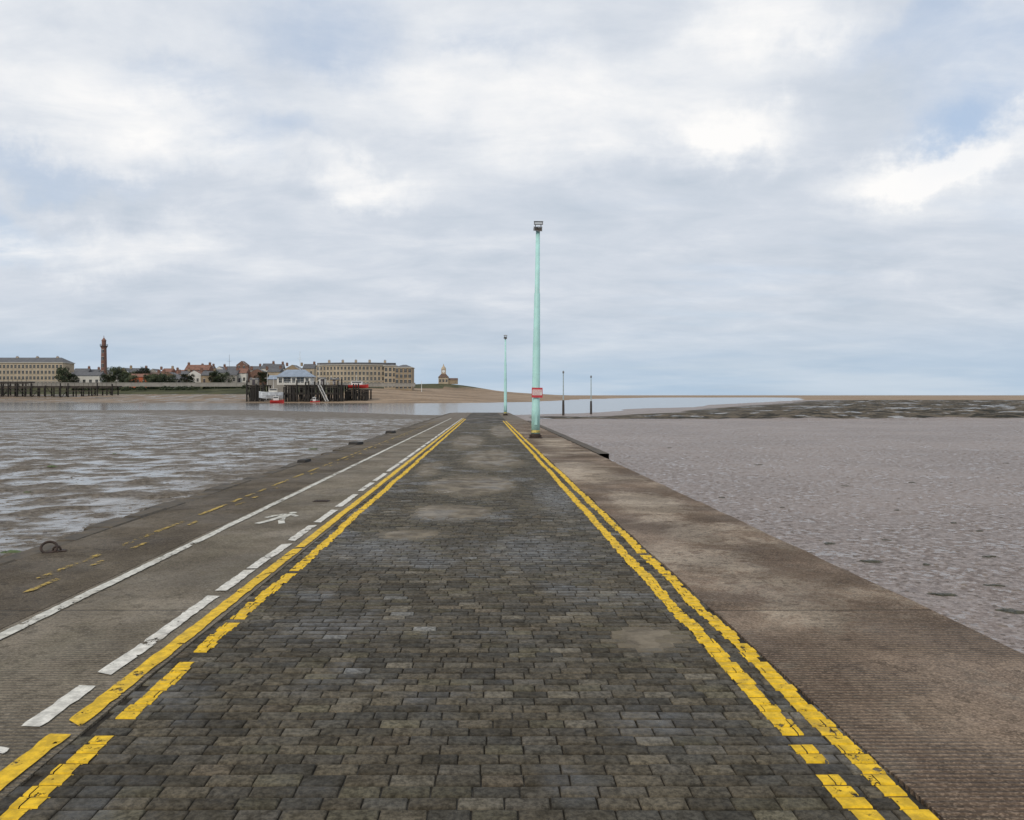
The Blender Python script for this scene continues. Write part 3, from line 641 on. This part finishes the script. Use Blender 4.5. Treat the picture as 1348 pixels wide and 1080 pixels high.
LEAF=simple('tree_foliage',(.032,.045,.02),.8,.55,.9,bump=0); LEAF2=simple('light_tree_foliage',(.065,.08,.032),.8,.4,.9,bump=0); BARK=simple('tree_bark',(.08,.06,.045),.9,.3)
def tree(seed,h,w):
    r_=random.Random(seed); o=thing('broadleaf_tree','dark green broadleaf tree among seafront houses','tree',(0,0,-500),0,'trees along the seafront')
    mb=MB().lathe([(.35,0),(.26,h*.3),(.16,h*.55),(.05,h*.8)],8)
    for i in range(7):
        a=r_.uniform(0,6.28); z=h*r_.uniform(.25,.6); mb.beam((0,0,z),(math.cos(a)*w*.35,math.sin(a)*w*.35,z+h*.22),.14)
    obj('trunk',mb.mesh('trunk',[BARK]),o)
    mb=MB(); cl=[]
    for i in range(26):
        a=r_.uniform(0,6.28); q=r_.random()**.5*w*.42; z=h*r_.uniform(.32,.9); q*=math.sin(min(1,(1-z/h)*1.6+.25)*math.pi/2); cl.append((math.cos(a)*q,math.sin(a)*q,z,w*r_.uniform(.09,.17)))
    for cxx,cyy,czz,cr in cl:
        mi=1 if r_.random()<.3 else 0
        for k in range(75):
            d=Vector((r_.gauss(0,1),r_.gauss(0,1),r_.gauss(0,.8))).normalized()*cr*r_.uniform(.6,1.15); c=Vector((cxx,cyy,czz))+d
            u=Vector((r_.gauss(0,1),r_.gauss(0,1),r_.gauss(0,1))).normalized()*.24; v=u.orthogonal().normalized()*.2
            mb.add([c-u,c+v,c+u,c-v],[(0,1,2,3)],mi)
    obj('crown',mb.mesh('crown',[LEAF,LEAF2]),o); return o
T=[tree(1,9,8),tree(2,7.5,9),tree(3,11.5,9.5)]
tl=[(85,418,2),(150,428,2),(158,432,2),(166,425,0),(180,432,0),(188,428,2),(205,415,1),(214,412,1),(224,414,1),(196,410,1),(283,412,0),(290,414,1),(300,430,1),(92,424,1),(345,430,1),(247,415,1),(128,436,1),(143,416,1),(172,413,1)]
used=set()
for b_,d_,k in tl:
    x=ex(b_,d_); loc=(x,d_,tz(x,d_)-.4)
    if k not in used: T[k].location=loc; used.add(k)
    else: clone(T[k],loc,random.uniform(0,6))
def shrub(b_,d_):
    mb=MB(); w=random.uniform(3,6)
    for i in range(260):
        a=random.uniform(0,6.28); q=random.random()**.5; c=Vector((math.cos(a)*q*w/2,math.sin(a)*q*1.2,random.uniform(.1,2.3)*(1-q*q*.6))); u=Vector((random.gauss(0,1),random.gauss(0,1),random.gauss(0,1))).normalized()*.3; v=u.orthogonal().normalized()*.26
        mb.add([c-u,c+v,c+u,c-v],[(0,1,2,3)],random.random()<.3)
    x=ex(b_,d_); thing('shrub','low dark green shrub above the shore wall','shrub',(x,d_,tz(x,d_)-.2),0,'shrubs above the shore wall',mb.mesh('shrub',[LEAF,LEAF2]))
for b_ in range(100,330,9): shrub(b_+random.uniform(-4,4),random.uniform(388,402))
def pole(b_,d_,h,lab):
    x=ex(b_,d_); mb=MB().lathe([(.16,0),(.07,h)],8).box((0,0,h*.78),(2.2,.1,.1)); thing('flag_mast',lab,'mast',(x,d_,tz(x,d_)),0,None,mb.mesh('flag_mast',[WH if b_>350 else GREY]))
pole(302,440,16.5,'tall grey signal mast rising above the rooftops'); pole(395,400,18,'tall white signal mast behind the pier building'); pole(420,420,12,'slim mast beside the large hotel'); pole(555,430,6,'short pale pole on the promenade'); pole(352,330,9,'slim white mast beside the ferry pier'); pole(436,330,8,'short white mast near the ferry pier')
# ------------------------------------------------------------------ piers
def pier(name,lab,x0_,x1_,y_,top,bot,dep,npile,clad,rails=True,tall=0):
    o=thing(name,lab,'pier',(x0_,y_,0)); W_=x1_-x0_
    obj('deck',MB().box((W_/2,dep/2,top-.25),(W_,dep,.5)).box((W_/2,-.15,top-.9),(W_,.3,.35)).box((W_/2,-.15,(top+bot)/2+.4),(W_,.3,.35)).mesh('deck',[DK2]),o)
    pm=MB().lathe([(.32,bot-1),(.27,top-.5)],8).mesh('pile',[DARK]); pt=MB().lathe([(.34,bot-1),(.27,top+tall)],8).mesh('pile',[DARK])
    for k in range(npile):
        for r_ in(0,1):
            if r_==0 and tall and random.random()<.35: obj('pile',pt,o,(W_*(k+.5)/npile+random.uniform(-.3,.3),-.6,random.uniform(-.8,.5)))
            else: obj('pile',pm,o,(W_*(k+.5)/npile+random.uniform(-.3,.3),.5+r_*(dep-1.2),0))
    mb=MB()
    for k in range(0,npile-1,2):
        xa=W_*(k+.5)/npile; xb=W_*(k+1.5)/npile
        mb.beam((xa,.3,bot+.5),(xb,.3,top-1),.22) if k%4 else mb.beam((xa,.3,top-1),(xb,.3,bot+.5),.22)
    obj('cross_bracing',mb.mesh('cross_bracing',[DARK]),o)
    if clad:
        mb=MB(); x=0; mb.box((W_/2,-.28,(top+bot)/2),(W_,.08,.3)); mb.box((W_/2,-.28,top-1.6),(W_,.08,.3))
        while x<W_:
            w=random.uniform(.25,.5); f_=vn(np.array([x*.35]),np.array([x0_]))[0]
            if random.random()<clad and f_>.3: mb.box((x,-.42,(top+bot)/2+random.uniform(-.9,.3)),(w,.22,(top-bot)*random.uniform(.55,.95)),0,0,random.uniform(-.03,.03))
            x+=w+random.uniform(.02,.25)
        obj('fender_boards',mb.mesh('fender_boards',[DARK]),o)
    if rails:
        mb=MB(); k=0
        while k<=W_: mb.box((k,.2,top+.55),(.1,.1,1.1)); k+=2
        mb.box((W_/2,.2,top+1.1),(W_,.07,.07)).box((W_/2,.2,top+.6),(W_,.06,.06)); obj('railing',mb.mesh('railing',[WH if clad>.6 else DK2]),o)
    return o
random.seed(5)
pier('timber_jetty','long low dark timber jetty on slender piles',ex(-60,345),ex(154,345),345,5.6,.3,5,22,0,tall=.9)
pier('timber_jetty','dark higher timber landing stage on piles',ex(-60,355),ex(38,355),355,7.6,.5,5,10,0)
pier('ferry_pier','black timber pier section with steep fender piles',ex(325,296),ex(349,296),296,5.4,-1.6,9,7,.5,tall=1.2)
pier('ferry_pier','large black timber ferry pier with fender boards',ex(374,292),ex(452,292),292,5.4,-1.6,14,20,.75,tall=1.6)
pier('ferry_pier','lower dark end of the timber ferry pier',ex(454,296),ex(485,296),296,3.9,-1.4,10,9,.5,rails=False,tall=2.2)
xb_=ex(388,300); o=thing('pier_building','white pier building with blue-grey hipped roof','building',(xb_,298,5.45))
obj('wall',MB().box((0,4,1.5),(12.5,7,3)).mesh('wall',[WHR]),o); obj('roof',MB().prism(-7,7,-.2,8.2,3.003,2.8,0,hip=3.5).mesh('roof',[BLU]),o)
for k in range(5): obj('window',WB if k%2 else W1,o,(-5+k*2.5,.5,.8))
xb_=ex(362,305); zz0=tz(xb_,312); o=thing('boat_shed','low grey-blue shed beside the pier building','building',(xb_,312,zz0))
obj('wall',MB().box((0,3,(6-zz0)/2+.9),(9,6,6-zz0+1.8)).mesh('wall',[GR]),o); obj('roof',MB().prism(-4.8,4.8,-.3,6.3,6-zz0+1.803,1.6,0).mesh('roof',[BLU]),o)
def hut(b_,d_,w,h,mat,lab,z=5.42):
    o=thing('pier_hut',lab,'hut',(ex(b_,d_),d_,z)); obj('wall',MB().box((0,1,h/2),(w,2,h)).mesh('wall',[mat]),o); obj('roof',MB().prism(-w/2-.15,w/2+.15,-.15,2.15,h+.003,.6).mesh('roof',[SLA]),o); obj('door',DM,o,(0,0,.05))
hut(424,297,2.4,2.2,WHR,'small white hut standing on the ferry pier'); hut(440,298,3.2,2.0,BUF,'small brown hut standing on the ferry pier'); hut(334,300,3,2.0,GR,'small grey hut on the pier section')
o=thing('pier_gangway','pale steel gangway sloping down the pier face','gangway',(ex(425,291),290.6,0)); mb=MB()
for s_ in(-.5,.5): mb.beam((-1.2+s_,0,5.2),(1.6+s_,0,-.6),.18)
for k in range(12): f=k/11; mb.box((-1.2+2.8*f,0,5.2-5.8*f),(1.1,.3,.08))
obj('ramp_frame',mb.mesh('ramp_frame',[WH]),o); obj('handrail',MB().beam((-1.8,-.2,6.1),(1.0,-.2,.3),.08).mesh('handrail',[GREY]),o)
def boat(name,lab,x,y,z,L,B,D,hm,cm,rot,cab=.35,mastH=3,roll=0):
    o=thing(name,lab,'boat',(x,y,z),rot); n=12; vs=[];fs=[]
    for k in range(n+1):
        f=k/n; xx=(f-.5)*L; b=B/2*(math.sin(math.pi*min(1,f*.62+.30)))**.8*(1-max(0,(f-.6)/.4)**2*.97); sh=D*(1+.35*max(0,f-.5)**1.5*2)
        kz=D*.15*max(0,(f-.75)*4)
        vs+=[(xx,-b,sh),(xx,-b*.85,sh*.5),(xx,-b*.35,kz),(xx,b*.35,kz),(xx,b*.85,sh*.5),(xx,b,sh),(xx,0,sh*.9)]
    for k in range(n):
        for i in range(7): fs.append((k*7+i,(k+1)*7+i,(k+1)*7+(i+1)%7,k*7+(i+1)%7))
    fs.append((6,5,4,3,2,1,0)); fs.append(tuple(n*7+i for i in range(7)))
    obj('hull',MB().add(vs,fs).mesh('hull',[hm]),o)
    c=obj('cabin',MB().box((-L*.08,0,D+.55),(L*cab,B*.55,1.5)).box((-L*.08,0,D+1.36),(L*cab+.3,B*.62,.1)).mesh('cabin',[cm]),o)
    obj('cabin_window',MB().box((-L*.08,0,D+.95),(L*cab*.85,B*.55+.04,.4)).mesh('cabin_window',[WIN]),c)
    obj('boat_mast',MB().lathe([(.07,D+1.3),(.03,D+1.3+mastH)],8,(-L*.1,0,0)).box((-L*.1,0,D+1.3+mastH*.6),(.06,1.0,.06)).mesh('boat_mast',[WH]),o)
    mb=MB()
    for k in range(7):
        f=k/6; mb.box(((f-.5)*L*.85,-B*.40*(1-max(0,f-.6)*1.4),D+.35),(.05,.05,.7))
    mb.beam((-L*.42,-B*.40,D+.7),(L*.12,-B*.40,D+.7),.05); obj('guard_rail',mb.mesh('guard_rail',[WH]),o)
    o.rotation_euler=(roll,0,rot); return o
RH_=simple('red_hull',(.50,.035,.03),.4,.15,1); BH=simple('white_hull',(.50,.53,.56),.4,.3,1)
boat('lifeboat','small red lifeboat with white cabin moored by the pier',ex(365,284),284,-1.45,4.8,1.9,1.2,RH_,WH,.1,.4,1.2)
boat('fishing_boat','pale-hulled fishing boat with white wheelhouse aground at pier',ex(357,290),290,.3,8.5,3,2.2,BH,WHR,math.pi+.3,.35,4.5,.12)
boat('inflatable_dinghy','small red and white boat moored beneath the pier',ex(415,289),289,-1.4,3.4,1.4,.8,RH_,WH,.0,.3,.6)
boat('pilot_boat','red and white boat raised on the pier end',ex(472,299),299,4.2,7.5,2.4,1.2,RH_,WH,.0,.55,3.2)

# ------------------------------------------------------------------ world
W=bpy.data.worlds.new('World'); S.world=W; W.use_nodes=True; t=NT(W.node_tree); bg=t.n['Background']
SUN_E=math.radians(38); SUN_R=math.radians(215)
sky=t.new('ShaderNodeTexSky'); sky.sky_type='NISHITA'; sky.sun_disc=False; sky.sun_elevation=SUN_E; sky.sun_rotation=SUN_R; sky.air_density=1.0; sky.dust_density=1.5
D=t.new('ShaderNodeTexCoord').outputs['Generated']; dx,dy,dz=t.sep(D)
up=t.m('MAXIMUM',dz,0.0); k=t.m('ADD',up,.18)
pl=t.comb(t.m('DIVIDE',dx,k),t.m('DIVIDE',dy,k),0)
nA=t.noise(t.scale(pl,(.75,1.1,1)),1.3,6,.53,.35); nB=t.noise(t.scale(t.vm('ADD',pl,(7.3,2.1,0)),(.8,1.2,1)),3.6,6,.60,.3); nC=t.noise(t.vm('ADD',t.scale(pl,(.35,1.0,1)),(3,9,0)),1.3,6,.5)
wob=t.new('ShaderNodeTexNoise'); t.put(wob.inputs['Vector'],D); wob.inputs['Scale'].default_value=7; wob.inputs['Detail'].default_value=6; wob.inputs['Roughness'].default_value=.62
Dw=t.vm('ADD',D,t.vm('SCALE',t.vm('SUBTRACT',wob.outputs['Color'],(.5,.5,.5)),sc=.19))
def dirn(b_,v_): q=Vector(((b_-639)/F,1,(520-v_)/F)).normalized(); return tuple(q)
def acc(lst):
    s_=None
    for b_,v_,rw,rh,am in lst:
        o_=t.blob(Dw,dirn(b_,v_),(rw/F,rw/F,rh/F),am); s_=o_ if s_ is None else t.m('ADD',s_,o_)
    return s_
bright=acc([(470,240,130,42,.36),(1230,220,170,45,.52),(600,120,280,110,.26),(1000,20,150,80,.38),(250,170,240,70,.22),(110,320,200,50,.32),(900,130,260,110,.2),(980,175,110,45,.30),(90,50,260,110,.22)])
dark=acc([(120,240,260,45,.18),(700,300,420,80,.12),(1120,110,170,60,.12),(1250,330,260,70,.12),(900,250,260,40,.07)])
blue=acc([(420,20,140,80,.65),(240,115,130,50,.6),(1290,180,100,70,1.0),(5,300,110,50,1.0),(320,190,140,40,.6),(1320,60,150,80,.6),(640,75,120,40,.4),(60,210,180,35,.5),(1180,40,150,40,.4)])
v=t.m('ADD',t.m('MULTIPLY',t.m('SUBTRACT',nA,.5),.78),t.m('MULTIPLY',t.m('SUBTRACT',nB,.5),.70))
v=t.m('ADD',t.m('ADD',v,.55),t.m('SUBTRACT',bright,dark))
v=t.m('ADD',v,t.mr(dz,.02,.30,-.10,.05))
cr=t.new('ShaderNodeValToRGB'); t.put(cr.inputs[0],v); e=cr.color_ramp
e.elements[0].position=0; e.elements[0].color=(.48,.55,.64,1); e.elements[1].position=1.0; e.elements[1].color=(.99,.98,.97,1)
for p_,c_ in((.3,(.555,.62,.705,1)),(.52,(.65,.70,.775,1)),(.74,(.785,.815,.86,1))): q_=e.elements.new(p_); q_.color=c_
cl=cr.outputs[0]
hz=t.mix(t.mr(t.noise(t.scale(D,(1.6,1.6,18)),1.6,6,.55),.38,.62),(.40,.54,.69),(.55,.65,.75))
cl=t.mix(t.mr(dz,.0,.12,.78,0),cl,hz)
bcov=t.m('MULTIPLY',t.m('ADD',blue,t.mr(nC,.55,.70,0,.4)),t.mr(v,.5,1.0,1,.15),cl=True)
skyb=t.mix(.5,sky.outputs[0],(5.6,7.3,9.9))
fin=t.mix(t.m('MULTIPLY',bcov,.82,cl=True),t.vm('SCALE',cl,sc=10.0),skyb)
t.put(bg.inputs['Color'],fin); bg.inputs['Strength'].default_value=.1
sl_=bpy.data.lights.new('sun','SUN'); sl_.energy=1.5; sl_.angle=math.radians(12); sl_.color=(1,.90,.76)
so=bpy.data.objects.new('sun',sl_); C.objects.link(so)
dv=Vector((math.sin(SUN_R)*math.cos(SUN_E),math.cos(SUN_R)*math.cos(SUN_E),math.sin(SUN_E))); so.rotation_euler=dv.to_track_quat('Z','Y').to_euler(); so.location=(0,0,50)
cam=bpy.data.cameras.new('camera'); cam.lens=28; cam.sensor_width=36; cam.shift_x=35/1348; cam.shift_y=-20/1348; cam.clip_end=30000; cam.clip_start=.05
co=bpy.data.objects.new('camera',cam); co.location=(0,0,EYE); co.rotation_euler=(math.pi/2,0,0); C.objects.link(co); S.camera=co
S.view_settings.view_transform='Standard'; S.view_settings.look='None'; S.view_settings.exposure=0
